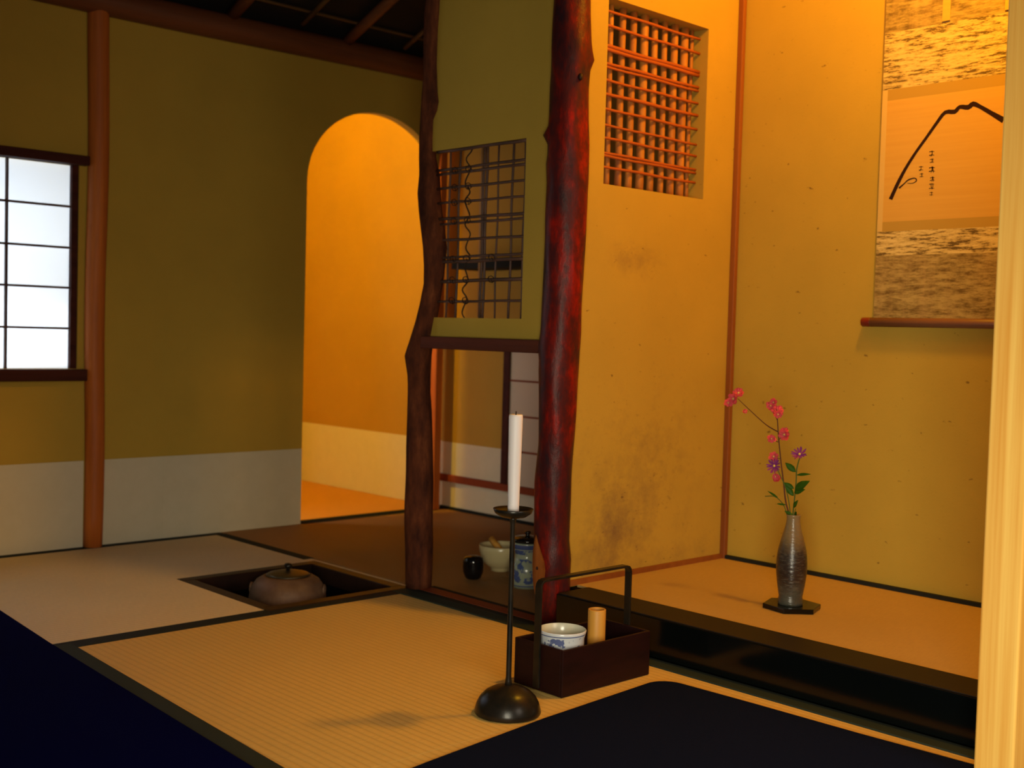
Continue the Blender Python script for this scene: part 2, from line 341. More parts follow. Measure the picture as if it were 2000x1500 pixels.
# board between the posts and the grey border before the alcove
struct('trim_1', bx(((1.868, 1.86, -0.03), (1.905, 2.31, 0.004))), 'redrail', 'red-brown floor board between the two bark posts', 'trim')
struct('trim_2', bx(((1.848, 1.86, -0.03), (1.867, 2.31, 0.003))), 'heri', 'black strip along the floor board between the posts', 'trim')
tag(obj('border_strip', bx(((1.806, 0.42, -0.05), (1.846, 2.315, 0.003))), 'heri2'), 'dark green-grey cloth strip along the foot of the alcove step', 'border')

# felt mats
def felt(name, outline, label, mat='felt'):
    bm = B(); vs = [bm.verts.new((x, y, 0.002)) for x, y in outline]; f = bm.faces.new(vs)
    r = bmesh.ops.extrude_face_region(bm, geom=[f])
    for v in [g for g in r['geom'] if isinstance(g, bmesh.types.BMVert)]: v.co.z += 0.005
    return tag(obj(name, bm, mat, bevel=0.002), label, 'felt mat')
arc = [(1.70 + 0.045*math.cos(a), 1.355 + 0.045*math.sin(a)) for a in [R(d) for d in range(0, 100, 15)]]
felt('felt_mat', [(0.96, 0.10)] + [(1.758, 0.10), (1.768, 0.80), (1.757, 1.0), (1.752, 1.2)] + arc + [(1.4, 1.378), (1.12, 1.345), (0.96, 1.322)], 'black-navy felt mat with a rounded corner in front of the alcove step')
felt('felt_mat', [(0.0, 0.9), (0.880, 0.9), (0.913, 1.5), (0.938, 2.0), (0.955, 2.33), (0.978, 2.66), (0.985, 3.20), (0.0, 3.20)], 'navy felt mat covering the left foreground, bluish light put into its colour', 'felt_blue_lit')

# ------------------------------------------------------------------ left wall with arched doorway and paper window
WY0, WY1 = 3.30, 3.335
AX0, AX1, SPR, AH = 2.183, 2.757, 1.13, 0.257
WX0, WX1, WZ0, WZ1 = 0.62, 1.422, 0.514, 1.088
def wall_left():
    bm = B()
    ac = (AX0+AX1)/2; hw = (AX1-AX0)/2; N = 36
    pts = [(ac - hw*math.cos(math.pi*k/N), SPR + AH*math.sin(math.pi*k/N)) for k in range(N+1)]
    TOP = 1.585
    quads = [((-1.0, 0.0), (WX0, TOP)), ((WX0, 0.0), (WX1, WZ0)), ((WX0, WZ1), (WX1, TOP)), ((WX1, 0.0), (AX0, TOP)), ((AX1, 0.0), (2.769, 1.50)), ((AX1, 1.50), (2.815, TOP))]
    def prism(poly):
        a = [bm.verts.new((x, WY0, z)) for x, z in poly]; b = [bm.verts.new((x, WY1, z)) for x, z in poly]
        bm.faces.new(a); bm.faces.new(b[::-1])
        for i in range(len(poly)): bm.faces.new((a[i], a[(i+1) % len(poly)], b[(i+1) % len(poly)], b[i]))
    for (x0, z0), (x1, z1) in quads: prism([(x0, z0), (x1, z0), (x1, z1), (x0, z1)])
    for i in range(N):
        (xa, za), (xb, zb) = pts[i], pts[i+1]
        prism([(xa, za), (xb, zb), (xb, TOP), (xa, TOP)])
    return bm
struct('wall_left', wall_left(), 'plaster_plain', 'dark olive clay wall with an arched doorway', 'wall')
for k, (a, b) in enumerate(((-0.6, 0.78), (0.776, 1.444), (1.50, 1.694), (1.690, 2.182))):
    struct('trim_%d' % (3+k), bx(((a, 3.2985 - 0.0008*(k % 2), 0.001), (b, 3.30, 0.25))), 'paper', 'pale paper dado along the foot of the left wall', 'trim')
# round cedar post and log beam
bm = B(); tube(bm, [(1.470 + 0.003*math.sin(z*7), 3.290, z) for z in [0.0015 + i*0.08 for i in range(21)]], [0.0265 + 0.0035*i/20 for i in range(21)], 24)
tag(obj('round_post', bm, 'cedar', smooth=True), 'smooth orange-brown round log post beside the paper window', 'post')
bm = B(); tube(bm, [(x, 3.283, 1.560 + 0.004*math.sin(x*3)) for x in [-0.8 + 0.15*i for i in range(25)]], 0.040, 20)
tag(obj('log_beam', bm, 'cedar_x', smooth=True), 'red-brown round log beam along the top of the left wall', 'beam')

# paper window
wn = empty('window_1', (1.0, 3.30, WZ0)); wn['kind'] = 'structure'; wn['label'] = 'bright white paper window with thin dark bars at the left edge'; wn['category'] = 'window'
def sub(o, par):
    o.parent = par; o.matrix_parent_inverse = Matrix.Translation(-par.location); return o
sub(obj('lintel', bx(((WX0-0.03, 3.272, 1.088), (1.441, 3.318, 1.114))), 'dark_x', bevel=0.002), wn)
sub(obj('sill', bx(((WX0-0.03, 3.272, 0.480), (1.441, 3.318, 0.513))), 'dark_x', bevel=0.002), wn)
sub(obj('side_rail', bx(((1.404, 3.305, 0.514), (1.428, 3.325, 1.088))), 'dark_x'), wn)
sub(obj('side_rail', bx(((0.612, 3.305, 0.514), (0.636, 3.325, 1.088))), 'dark_x'), wn)
bars = []
for z in (0.628, 0.743, 0.856, 0.972): bars.append(((0.636, 3.312, z-0.003), (1.404, 3.320, z+0.003)))
for x in (0.83, 1.029, 1.227): bars.append(((x-0.003, 3.310, 0.514), (x+0.003, 3.320, 1.088)))
sub(obj('lattice_bar', bx(*bars), 'shoji_wood'), wn)
sub(obj('paper', bx(((0.62, 3.3205, 0.51), (1.42, 3.3212, 1.09))), 'shoji'), wn)
# bamboo rail added outside to shade a faint band on the paper
bm = B(); tube(bm, [(0.2, 3.42, 0.745), (1.7, 3.42, 0.748)], 0.012, 10)
tag(obj('added_rail', bm, 'pale_bamboo_z', smooth=True), 'rail added outside for a faint horizontal shadow on the paper window', 'rail')

# ------------------------------------------------------------------ sloping reed ceiling, rafters and bamboo
def zc(y): return 1.600 + 0.40*(3.26 - y)
bm = B()
v = [bm.verts.new(p) for p in ((-1.2, 3.36, zc(3.36)+0.02), (2.9, 3.36, zc(3.36)+0.02), (2.9, 1.3, zc(1.3)+0.02), (-1.2, 1.3, zc(1.3)+0.02))]
f = bm.faces.new(v); r = bmesh.ops.extrude_face_region(bm, geom=[f])
for q in [g for g in r['geom'] if isinstance(g, bmesh.types.BMVert)]: q.co.z += 0.02
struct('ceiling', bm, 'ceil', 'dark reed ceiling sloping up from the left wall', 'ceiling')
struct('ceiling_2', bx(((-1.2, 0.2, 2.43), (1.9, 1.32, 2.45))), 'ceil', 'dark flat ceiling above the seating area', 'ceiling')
raf = [(1.46, 0.019), (1.877, 0.019), (2.300, 0.018), (2.72, 0.018)]
thin = [(1.67, 0.0085), (2.110, 0.0085), (2.520, 0.0085)]
RL = {1.46: 'first', 1.877: 'x'}
lab = {1.46: 'thick log rafter of the sloping ceiling just right of the round post', 1.877: 'thick log rafter, leftmost of those seen under the sloping ceiling',
       2.300: 'long thick log rafter in the middle of the sloping ceiling', 2.72: 'thick rafter end hidden behind the crooked post top'}
for x, rd in raf:
    bm = B(); tube(bm, [(x + 0.002*math.sin(5*y), y, zc(y) - 0.006) for y in [3.262 - 0.15*i for i in range(7)]], rd, 14)
    tag(obj('rafter', bm, 'rafter', smooth=True), lab[x], 'rafter', 'rafters under the sloping ceiling')
lab2 = {1.67: 'thin bamboo rafter at the top edge left of the thick log rafters', 2.110: 'thin bamboo rafter between the two thick log rafters', 2.520: 'thin bamboo rafter nearest the crooked post'}
for x, rd in thin:
    bm = B(); tube(bm, [(x, y, zc(y) - 0.002) for y in [3.235 - 0.15*i for i in range(12)]], rd, 10)
    tag(obj('bamboo_rafter', bm, 'bamboo', smooth=True), lab2[x], 'rafter', 'rafters under the sloping ceiling')
for k, (y, rd) in enumerate(((3.19, 0.005), (2.93, 0.007), (2.62, 0.007), (2.3, 0.007))):
    bm = B(); tube(bm, [(x, y, zc(y) + 0.010) for x in [-0.8 + 0.3*i for i in range(13)]], rd, 8)
    tag(obj('bamboo_batten', bm, 'bamboo', smooth=True), ['slim bamboo batten crossing the rafters nearest the left wall', 'slim bamboo batten crossing the rafters, second from the left wall', 'slim bamboo batten crossing the rafters, third from the left wall', 'slim bamboo batten crossing the rafters, farthest from the left wall'][k], 'batten', 'bamboo battens under the sloping ceiling')

# ------------------------------------------------------------------ right rear wall (continues beyond the arch) with low sliding panel
struct('wall_back', bx(((2.815, 1.886, 0), (2.86, 6.0, 2.4))), 'plaster_back', 'ochre clay wall at the back seen through the arch', 'wall')
struct('trim_7', bx(((2.8135, 3.335, 0.001), (2.815, 4.9, 0.248))), 'paper', 'white paper dado on the back wall beyond the arch', 'trim')
struct('trim_8', bx(((2.8140, 3.0, 0.125), (2.815, 3.335, 0.245)), ((2.8140, 1.95, 0.0), (2.815, 3.335, 0.104))), 'paper', 'white paper dado on the back wall by the low paper door', 'trim')
struct('trim_9', bx(((2.800, 1.95, 0.102), (2.822, 3.36, 0.127))), 'redrail', 'red-brown rail across the foot of the back wall', 'trim')
struct('trim_10', bx(((2.806, 1.95, 0.0), (2.815, 3.33, 0.010))), 'heri', 'black strip along the foot of the back wall', 'trim')
tag(obj('corner_post', bx(((2.738, 3.286, 0.0015), (2.770, 3.345, 1.50))), 'cedar', bevel=0.004), 'narrow orange-red square post at the right side of the arch', 'post')
dr = empty('door_1', (2.80, 2.6, 0.127)); dr['kind'] = 'structure'; dr['label'] = 'dim low paper sliding panel with dark bars between the two bark posts'; dr['category'] = 'door'
sub(obj('paper', bx(((2.803, 2.2, 0.128), (2.8045, 2.97, 0.625))), 'oldpaper'), dr)
sub(obj('stile', bx(((2.796, 2.965, 0.127), (2.814, 2.995, 0.645))), 'dark_x'), dr)
sub(obj('stile', bx(((2.796, 2.2, 0.127), (2.814, 2.215, 0.645))), 'dark_x'), dr)
sub(obj('top_rail', bx(((2.796, 2.2, 0.62), (2.814, 3.0, 0.645))), 'dark_x'), dr)
zb = [0.245, 0.366, 0.487]
sub(obj('lattice_bar', bx(*[((2.799, 2.21, z-0.003), (2.803, 2.97, z+0.003)) for z in zb], *[((2.7995, y-0.003, 0.128), (2.803, y+0.003, 0.625)) for y in (2.40, 2.60, 2.80)]), 'redrail'), dr)
sh = empty('hanging_shelf', (2.75, 2.9, 0.868)); tag(sh, 'dark shelf hung from a pale bamboo, glimpsed through the square cane lattice', 'shelf')
sub(obj('shelf_board', bx(((2.69, 2.40, 0.866), (2.812, 3.16, 0.892))), 'heri'), sh)
bm = B(); tube(bm, [(2.686, 3.005, 0.70), (2.686, 3.011, 1.68)], 0.006, 10); sub(obj('bamboo_hanger', bm, 'pale_bamboo_z', smooth=True), sh)
bm = B(); tube(bm, [(2.686, 2.50, 0.84), (2.686, 2.50, 1.86)], 0.006, 10); sub(obj('bamboo_hanger', bm, 'pale_bamboo_z', smooth=True), sh)

# far room beyond the arch
struct('wall_beyond_left', bx(((1.45, WY1, 0), (1.49, 5.2, 2.4))), 'plaster_plain')
struct('wall_beyond_back', bx(((1.45, 5.2, 0), (2.815, 5.25, 2.4))), 'plaster_plain')
struct('wall_beyond_upper', bx(((1.49, WY1, 1.585), (2.815, WY1+0.03, 2.4))), 'plaster_plain')
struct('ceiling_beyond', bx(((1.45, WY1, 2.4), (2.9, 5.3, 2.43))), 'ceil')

# ------------------------------------------------------------------ sleeve wall with vine lattice
SX0, SX1 = 1.884, 1.902
def frame_wall(a0, a1, z0, z1, o0, o1, p0, p1, mk):
    return [mk(a0, o0, z0, z1), mk(o1, a1, z0, z1), mk(o0, o1, z0, p0), mk(o0, o1, p1, z1)]
mk = lambda y0, y1, z0, z1: ((SX0, y0, z0), (SX1, y1, z1))
struct('wall_sleeve', bx(*[mk(*q) for q in ((1.84, 1.962, 0.636, 2.2), (1.962, 2.322, 0.636, 0.683), (1.962, 2.322, 1.094, 2.2))]), 'plaster_plain', 'olive clay wall panel between the crooked post and the red log post', 'wall')
struct('trim_11', bx(((1.862, 1.85, 0.606), (1.908, 2.31, 0.636))), 'rail_y', 'dark reddish rail under the wall panel between the posts', 'trim', bevel=0.002)
lw = empty('lattice_window', (1.885, 2.12, 0.683)); tag(lw, 'square unplastered opening of thin dark canes tied with vine, beside the crooked post', 'lattice window')
def cane(name, a, b, r, mat, par, wob=0.0015, n=8, k=9):
    bm = B(); a = Vector(a); b = Vector(b); ph = random.random()*6
    d = (b-a).normalized(); s1 = d.cross(Vector((0.3, 0.9, 0.2))).normalized()
    tube(bm, [a.lerp(b, i/(k-1)) + s1*wob*math.sin(ph + i*1.3) for i in range(k)], [r*(1+0.06*math.sin(ph+i)) for i in range(k)], n)
    return sub(obj(name, bm, mat, smooth=True), par)
for z, r in ((1.0905, 0.0034), (1.047, 0.0028), (1.036, 0.0030), (0.999, 0.0028), (0.963, 0.0026), (0.924, 0.0030), (0.913, 0.0026), (0.872, 0.0028), (0.832, 0.0026), (0.821, 0.0036), (0.775, 0.0036), (0.725, 0.0026)):
    cane('cross_cane', (1.889, 1.955, z), (1.889, 2.283, z - random.uniform(-.002, .004)), r*1.2, 'reed_dark', lw, 0.0006)
for y, r in ((2.206, 0.0025), (2.118, 0.0026), (2.108, 0.0028), (2.067, 0.0020), (2.018, 0.0025), (1.976, 0.0028), (1.968, 0.0028), (2.243, 0.0022)):
    cane('upright_cane', (1.896, y, 0.675), (1.896, y - 0.002, 1.10), r*1.15, 'reed_dark', lw, 0.0012)
bm = B(); pts = []
for i in range(90):
    s = i/89; pts.append((1.891 + 0.005*math.cos(s*50), 2.166 + 0.006*math.sin(s*50) + 0.004*math.sin(s*9+1) + 0.002*math.sin(s*83), 0.68 + 0.415*s))
tube(bm, pts, 0.0018, 6); sub(obj('vine', bm, 'vine', smooth=True), lw)
for z in (1.04, 0.963, 0.918, 0.826, 0.775, 0.725, 0.999):
    for y in (2.16, 2.21) + ((2.07,) if z in (0.775, 0.826) else ()):
        bm = B(); tube(bm, [(1.885 - 0.002*math.sin(i), y + 0.010*math.cos(i*0.9) , z + 0.008*math.sin(i*0.9)) for i in range(9)], 0.0011, 5)
        tube(bm, [(1.885, y, z), (1.878, y - 0.012, z - 0.009), (1.880, y - 0.02, z - 0.004)], [0.001, 0.0009, 0.0004], 5)
        sub(obj('vine_tie', bm, 'vine', smooth=True), lw)

# ------------------------------------------------------------------ crooked centre post and red log alcove post
NAKA = [(2.31,1.48,.0177),(2.314,1.436,.0191),(2.316,1.392,.0184),(2.316,1.348,.0179),(2.316,1.304,.0174),(2.314,1.259,.0182),(2.313,1.214,.0201),(2.322,1.171,.0162),(2.324,1.126,.0172),(2.317,1.081,.021),(2.307,1.035,.0253),(2.307,.99,.0285),(2.301,.945,.0287),(2.29,.9,.0302),(2.28,.855,.03),(2.278,.81,.0269),(2.281,.766,.0244),(2.292,.721,.0256),(2.305,.676,.0275),(2.32,.63,.0302),(2.333,.585,.0345),(2.33,.539,.03),(2.329,.494,.029),(2.325,.448,.0309),(2.322,.403,.0321),(2.321,.357,.0328),(2.319,.311,.0335),(2.317,.266,.0342),(2.316,.22,.0348),(2.315,.174,.0349),(2.314,.129,.0349),(2.313,.083,.0343),(2.312,.037,.0334),(2.311,.001,.0325)]
TOKO = [(1.828,1.391,.0385),(1.827,1.35,.0401),(1.826,1.309,.0416),(1.825,1.268,.0431),(1.827,1.228,.0418),(1.828,1.188,.0416),(1.827,1.147,.042),(1.827,1.106,.0425),(1.827,1.065,.0432),(1.83,1.024,.0448),(1.827,.983,.0434),(1.827,.942,.043),(1.828,.901,.0425),(1.828,.86,.042),(1.829,.819,.0416),(1.829,.778,.0414),(1.83,.736,.0412),(1.832,.695,.0416),(1.834,.653,.0426),(1.839,.612,.0445),(1.84,.57,.0448),(1.839,.528,.0436),(1.839,.487,.0426),(1.84,.445,.0416),(1.841,.403,.0406),(1.843,.361,.0413),(1.845,.318,.0422),(1.845,.276,.0417),(1.846,.234,.0411),(1.845,.192,.0398),(1.84,.15,.0415),(1.84,.108,.0402),(1.839,.066,.0386),(1.838,.001,.0372)]
NAKA = [(y - 0.35*r, z, 1.22*r) if z > 1.10 else (y, z, r) for y, z, r in NAKA]
TOKO = [(y + 0.06*r, z, 1.05*r) if z > 0.64 else (y, z, r) for y, z, r in TOKO]
def log(P, ztop, seed, amp=0.05, n=28, knots=(), X=1.885):
    P = [(P[0][0], ztop, P[0][2])] + list(P)
    Q = []
    for i in range(len(P)-1):       # subdivide along the height
        for s in (0, 0.5): Q.append(tuple(P[i][j]*(1-s) + P[i+1][j]*s for j in range(3)))
    Q.append(P[-1]); bm = B(); rings = []
    rnd = random.Random(seed); ph = [rnd.random()*6 for _ in range(6)]
    for (y, z, r) in Q:
        ring = []
        for k in range(n):
            a = 2*math.pi*k/n
            rad = r*(1 + amp*math.sin(2*a + z*7 + ph[0])*0.5 + amp*math.sin(3*a - z*13 + ph[1])*0.4 + amp*0.35*math.sin(5*a + z*31 + ph[2]))
            for (ka, kz, kr, kh) in knots:
                da = (a - ka + math.pi) % (2*math.pi) - math.pi
                rad += kh*math.exp(-((da*r)**2 + (z-kz)**2)/kr**2)
            ring.append(bm.verts.new((X + rad*math.cos(a), y + rad*math.sin(a), z)))
        rings.append(ring)
    for i in range(len(rings)-1):
        for k in range(n): bm.faces.new((rings[i][k], rings[i][(k+1) % n], rings[i+1][(k+1) % n], rings[i+1][k]))
    bm.faces.new(rings[0]); bm.faces.new(rings[-1][::-1]); return bm
np_ = empty('crooked_post', (1.885, 2.31, 0)); tag(np_, 'crooked dark bark post standing beside the hearth corner', 'post')
sub(obj('trunk', log(NAKA, 2.1, 3, 0.06, 28, ((R(-60), 1.20, 0.016, 0.014), (R(200), 0.585, 0.03, 0.004), (R(230), 0.88, 0.02, 0.006))), 'bark', smooth=True), np_)
tp = empty('alcove_post', (1.885, 1.838, 0)); tag(tp, 'thick glossy red-barked log post at the left end of the alcove step', 'post')
sub(obj('trunk', log(TOKO, 2.3, 5, 0.05, 32, ((R(135), 1.085, 0.014, 0.012), (R(-55), 1.25, 0.015, 0.008), (R(140), 0.62, 0.02, 0.004))), 'redbark', smooth=True), tp)
# planed bare facet near the foot: a shell hugging the log
def facet(zs, a0, lift=1.06):
    bm = B(); rows = []
    for z, hw in zs:
        i = min(range(len(TOKO)), key=lambda k: abs(TOKO[k][1]-z)); y, _, r = TOKO[i]
        i2 = [k for k in range(len(TOKO)-1) if TOKO[k+1][1] <= z <= TOKO[k][1]]
        if i2:
            A, Bq = TOKO[i2[0]], TOKO[i2[0]+1]; s = (A[1]-z)/(A[1]-Bq[1]); y = A[0]*(1-s)+Bq[0]*s; r = A[2]*(1-s)+Bq[2]*s
        rows.append([bm.verts.new((1.885 + r*lift*math.cos(a0+hw*t_), y + r*lift*math.sin(a0+hw*t_), z)) for t_ in (-1, -.5, 0, .5, 1)])
    for i in range(len(rows)-1):
        for k in range(4): bm.faces.new((rows[i][k], rows[i][k+1], rows[i+1][k+1], rows[i+1][k]))
    r = bmesh.ops.solidify(bm, geom=bm.faces[:], thickness=0.003)
    return bm
sub(obj('planed_facet', facet([(0.205, 0.03), (0.19, 0.16), (0.17, 0.34), (0.15, 0.50), (0.13, 0.56), (0.11, 0.52), (0.09, 0.38), (0.075, 0.22), (0.062, 0.05)], R(172), 1.10), 'cutwood', smooth=True), tp)
for (a, z, r_) in ((R(176), 0.132, 0.004), (R(252), 1.205, 0.008)):
    i = min(range(len(TOKO)), key=lambda k: abs(TOKO[k][1]-z)); y, _, rd = TOKO[i]
    bm = B(); bmesh.ops.create_uvsphere(bm, u_segments=12, v_segments=8, radius=r_); 
    for v in bm.verts: v.co = Vector((1.885 + rd*1.10*math.cos(a) + v.co.x*0.7, y + rd*1.10*math.sin(a) + v.co.y*0.7, z + v.co.z))
    sub(obj('knot', bm, 'knot', smooth=True), tp)

# ------------------------------------------------------------------ alcove
ZT = 0.084; XB = 2.505; YS = 1.832; YR = 0.46
mk = lambda x0, x1, z0, z1: ((x0, YS, z0), (x1, 1.886, z1))
OX0, OX1, OZ0, OZ1 = 2.005, 2.372, 0.994, 1.412
struct('wall_alcove_left', bx(*frame_wall(1.905, 2.815, 0.0, 2.3, OX0, OX1, OZ0, OZ1, mk)), 'plaster_stained', 'stained ochre clay side wall of the alcove with a lattice opening', 'wall')
struct('wall_alcove_back', bx(((XB, YR, 0), (XB+0.04, YS, 2.3))), 'plaster_toko', 'ochre clay back wall of the alcove behind the scroll', 'wall')
struct('wall_alcove_right', bx(((1.87, YR-0.04, 0), (XB+0.04, YR, 2.3))), 'plaster_plain', 'ochre clay right side wall of the alcove', 'wall')
struct('wall_alcove_upper', bx(((1.868, YR, 1.55), (1.90, 1.79, 2.45))), 'plaster_plain', 'clay wall above the alcove opening', 'wall')
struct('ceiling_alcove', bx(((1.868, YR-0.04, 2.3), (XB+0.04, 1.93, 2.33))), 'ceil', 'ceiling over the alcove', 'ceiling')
struct('trim_12', bx(((1.92, YS-0.010, ZT), (XB, YS, ZT+0.012))), 'batten', 'orange wooden strip along the foot of the alcove side wall', 'trim')
struct('trim_13', bx(((XB-0.012, YR, ZT), (XB, YS, ZT+0.010))), 'heri', 'dark strip along the foot of the alcove back wall', 'trim')
tag(obj('corner_batten', bx(((XB-0.014, YS-0.016, ZT), (XB, YS, 2.3))), 'batten', bevel=0.002), 'slim orange-red upright strip in the alcove corner', 'trim', kind='structure')
# lacquered step
st = empty('alcove_step', (1.86, 1.3, 0.0)); tag(st, 'glossy black lacquered step beam along the alcove front', 'step beam')
sub(obj('front_beam', bx(((1.848, YR, 0.0035), (1.93, 1.790, ZT))), 'lacquer', bevel=0.002), st)
sub(obj('top_strip', bx(((1.850, YR, ZT), (1.948, 1.786, ZT+0.0025))), 'lacquer_top', bevel=0.001), st)
struct('floor_alcove', bx(((1.93, YR, 0.0), (XB, YS, ZT-0.004))), 'soot', 'base under the alcove mat', 'floor')
tag(obj('alcove_mat', bx(((1.948, YR, ZT-0.004), (XB-0.012, YS-0.010, ZT+0.001))), 'mat_toko'), 'smooth golden mat on the raised alcove floor under the vase', 'mat', 'straw mats covering the floor')
# lattice of the alcove side wall
al = empty('lattice_window', (2.19, 1.87, OZ0)); tag(al, 'tall orange-lit cane lattice high in the alcove side wall', 'lattice window')
vx = [(2.020, .010), (2.058, .008), (2.098, .010), (2.136, .010), (2.176, .012), (2.214, .010), (2.252, .009), (2.290, .011), (2.328, .012), (2.356, .006)]
for x, r in vx:
    r *= 0.86; bm = B(); tube(bm, [(x + 0.001*math.sin(9*z + x*30), 1.872, z) for z in [OZ0-0.005 + 0.043*i for i in range(11)]], r, 12)
    sub(obj('upright_cane', bm, 'reed', smooth=True), al)
for z, r in ((1.391, .0036), (1.357, .0036), (1.311, .0046), (1.303, .0046), (1.272, .004), (1.264, .0034), (1.234, .0036), (1.203, .0044), (1.169, .0036), (1.132, .0032), (1.103, .0034), (1.069, .0034), (1.062, .0034), (1.037, .0034)):
    cane('cross_cane', (OX0-0.004, 1.858, z + 0.001), (OX1-0.001, 1.858, z - 0.001), r, 'reed_red', al, 0.0008)
# ------------------------------------------------------------------ hanging scroll
scr = empty('hanging_scroll', (2.495, 1.213, 0.69)); tag(scr, 'hanging ink scroll with a mountain outline on the alcove back wall', 'hanging scroll')
SY0, SY1 = 1.000, 1.424
def cloth(name, y0, y1, z0, z1, mat, x=2.4965, th=0.0012): return sub(obj(name, bx(((x, y0, z0), (x+th, y1, z1))), mat), scr)
cloth('lower_brown_cloth', SY0, SY1, 0.700, 0.851, 's_brown')
cloth('lower_pale_cloth', SY0, SY1, 0.851, 0.906, 's_light')
cloth('paper_panel', SY0+0.013, SY1-0.013, 0.928, 1.204, 's_paper')
cloth('lower_margin', SY0+0.013, SY1-0.013, 0.906, 0.928, 's_margin')
cloth('upper_margin', SY0+0.013, SY1-0.013, 1.204, 1.229, 's_margin')
cloth('side_strip', SY1-0.013, SY1, 0.906, 1.229, 's_band'); cloth('side_strip', SY0, SY0+0.013, 0.906, 1.229, 's_band')
cloth('upper_pale_cloth', SY0, SY1, 1.229, 1.358, 's_light')
cloth('upper_brown_cloth', SY0, SY1, 1.358, 1.62, 's_brown')
cloth('hanging_ribbon', 1.267, 1.285, 1.362, 1.62, 's_paper', 2.4935, 0.001); cloth('hanging_ribbon', 1.127, 1.145, 1.362, 1.62, 's_paper', 2.4935, 0.001)
bm = B(); tube(bm, [(2.494, SY0-0.004, 0.698), (2.494, SY1+0.004, 0.698)], 0.0105, 18); sub(obj('bottom_rod', bm, 'roller', smooth=True), scr)
for ya, yb in ((SY1+0.004, SY1+0.026), (SY0-0.004, SY0-0.026)):
    bm = B(); tube(bm, [(2.494, ya, 0.698), (2.494, yb, 0.698)], 0.0105, 18); sub(obj('rod_knob', bm, 'knob', smooth=True, bevel=0.001), scr)
bm = B(); tube(bm, [(2.496, SY0-0.01, 1.62), (2.496, SY1+0.01, 1.62)], 0.006, 12); sub(obj('top_rod', bm, 'roller', smooth=True), scr)
bm = B(); tube(bm, [(2.497, SY0+0.1, 1.625), (2.499, 1.212, 1.70), (2.497, SY1-0.1, 1.625)], 0.0015, 6); sub(obj('hanging_cord', bm, 'cord'), scr)
def stroke(name, pts, wds, sm=3):
    P = [Vector((0, p[0], p[1])) for p in pts]; Q = []; W = []
    for i in range(len(P)-1):
        p0 = P[max(i-1, 0)]; p1 = P[i]; p2 = P[i+1]; p3 = P[min(i+2, len(P)-1)]
        for s in range(sm):
            t_ = s/sm
            Q.append(0.5*((2*p1) + (p2-p0)*t_ + (2*p0-5*p1+4*p2-p3)*t_*t_ + (3*p1-p0-3*p2+p3)*t_**3)); W.append(wds[i]*(1-t_)+wds[i+1]*t_)
    Q.append(P[-1]); W.append(wds[-1])
    bm = B(); L = []
    if name == 'mountain_stroke': W = [x*1.12 for x in W]
    for i, q in enumerate(Q):
        d = (Q[min(i+1, len(Q)-1)] - Q[max(i-1, 0)]).normalized(); n = Vector((0, -d.z, d.y))
        L.append((bm.verts.new((2.4961, *(q + n*W[i])[1:])), bm.verts.new((2.4961, *(q - n*W[i])[1:]))))
    for i in range(len(L)-1): bm.faces.new((L[i][0], L[i+1][0], L[i+1][1], L[i][1]))
    return sub(obj(name, bm, 'ink'), scr)
stroke('mountain_stroke', [(1.393,.979),(1.376,1.015),(1.359,1.046),(1.336,1.08),(1.311,1.112),(1.288,1.142),(1.27,1.162),(1.248,1.161),(1.237,1.17),(1.218,1.167),(1.207,1.173),(1.191,1.165),(1.168,1.15),(1.138,1.13)],
       [.0042,.0040,.0034,.0031,.0031,.0034,.0038,.0044,.0038,.0048,.0048,.0036,.0040,.0055])
stroke('twig_stroke', [(1.373,1.003),(1.36,1.013),(1.351,1.020),(1.336,1.023),(1.331,1.017),(1.340,1.012),(1.353,1.013)], [.0022,.0014,.0016,.0012,.0014,.0008,.0005])
def glyph(y, z, s, seed):       # brush-written character: a few short crossing strokes
    rnd = random.Random(seed)
    for k in range(4):
        if k % 2 == 0:
            zz_ = z + s*(0.35 - 0.3*k + rnd.uniform(-.08, .08)); a = [(y + s*0.5, zz_), (y, zz_ + s*0.06), (y - s*0.45, zz_ - s*0.03)]
        else:
            yy_ = y + s*rnd.uniform(-.15, .15); a = [(yy_, z + s*0.5), (yy_ - s*0.05, z), (yy_ + s*rnd.uniform(-.3, .3), z - s*0.45)]
        stroke('written_stroke', a, [s*.07, s*.06, s*.03], 2)
for k, (y, z, s) in enumerate(((1.297, 1.074, .013), (1.296, 1.058, .010), (1.295, 1.038, .015), (1.293, 1.017, .012), (1.294, 1.001, .013), (1.294, .985, .009), (1.321, 1.043, .011), (1.319, 1.028, .010))): glyph(y, z, s, 11+k)

# ------------------------------------------------------------------ vase, board and flowers
VX, VY = 2.142, 1.388
bm = B(); n6 = 6; top = []
lo = [bm.verts.new((2.148 + 0.062*math.cos(R(18+60*k)), 1.388 + 0.062*math.sin(R(18+60*k)), ZT+0.0015)) for k in range(6)]
hi = [bm.verts.new((v.co.x, v.co.y, ZT+0.0115)) for v in lo]
bm.faces.new(lo[::-1]); bm.faces.new(hi)
for k in range(6): bm.faces.new((lo[k], lo[(k+1) % 6], hi[(k+1) % 6], hi[k]))
tag(obj('vase_board', bm, 'lacquer', bevel=0.0012), 'black hexagonal lacquer board under the flower vase', 'board')
VZ = ZT + 0.0118
prof = [(0.0, 0.0), (.0255, 0.0), (.0262, .004), (.0258, .010), (.0243, .017), (.0262, .026), (.0292, .045), (.0315, .065), (.0322, .080), (.0315, .098), (.0292, .115), (.0258, .130), (.0215, .146), (.0172, .160), (.0148, .172), (.0140, .180), (.0146, .186), (.0158, .1895), (.0145, .190), (.0118, .186), (.0115, .165), (.018, .14), (.0, .12)]
bm = B(); lathe(bm, prof, 48)
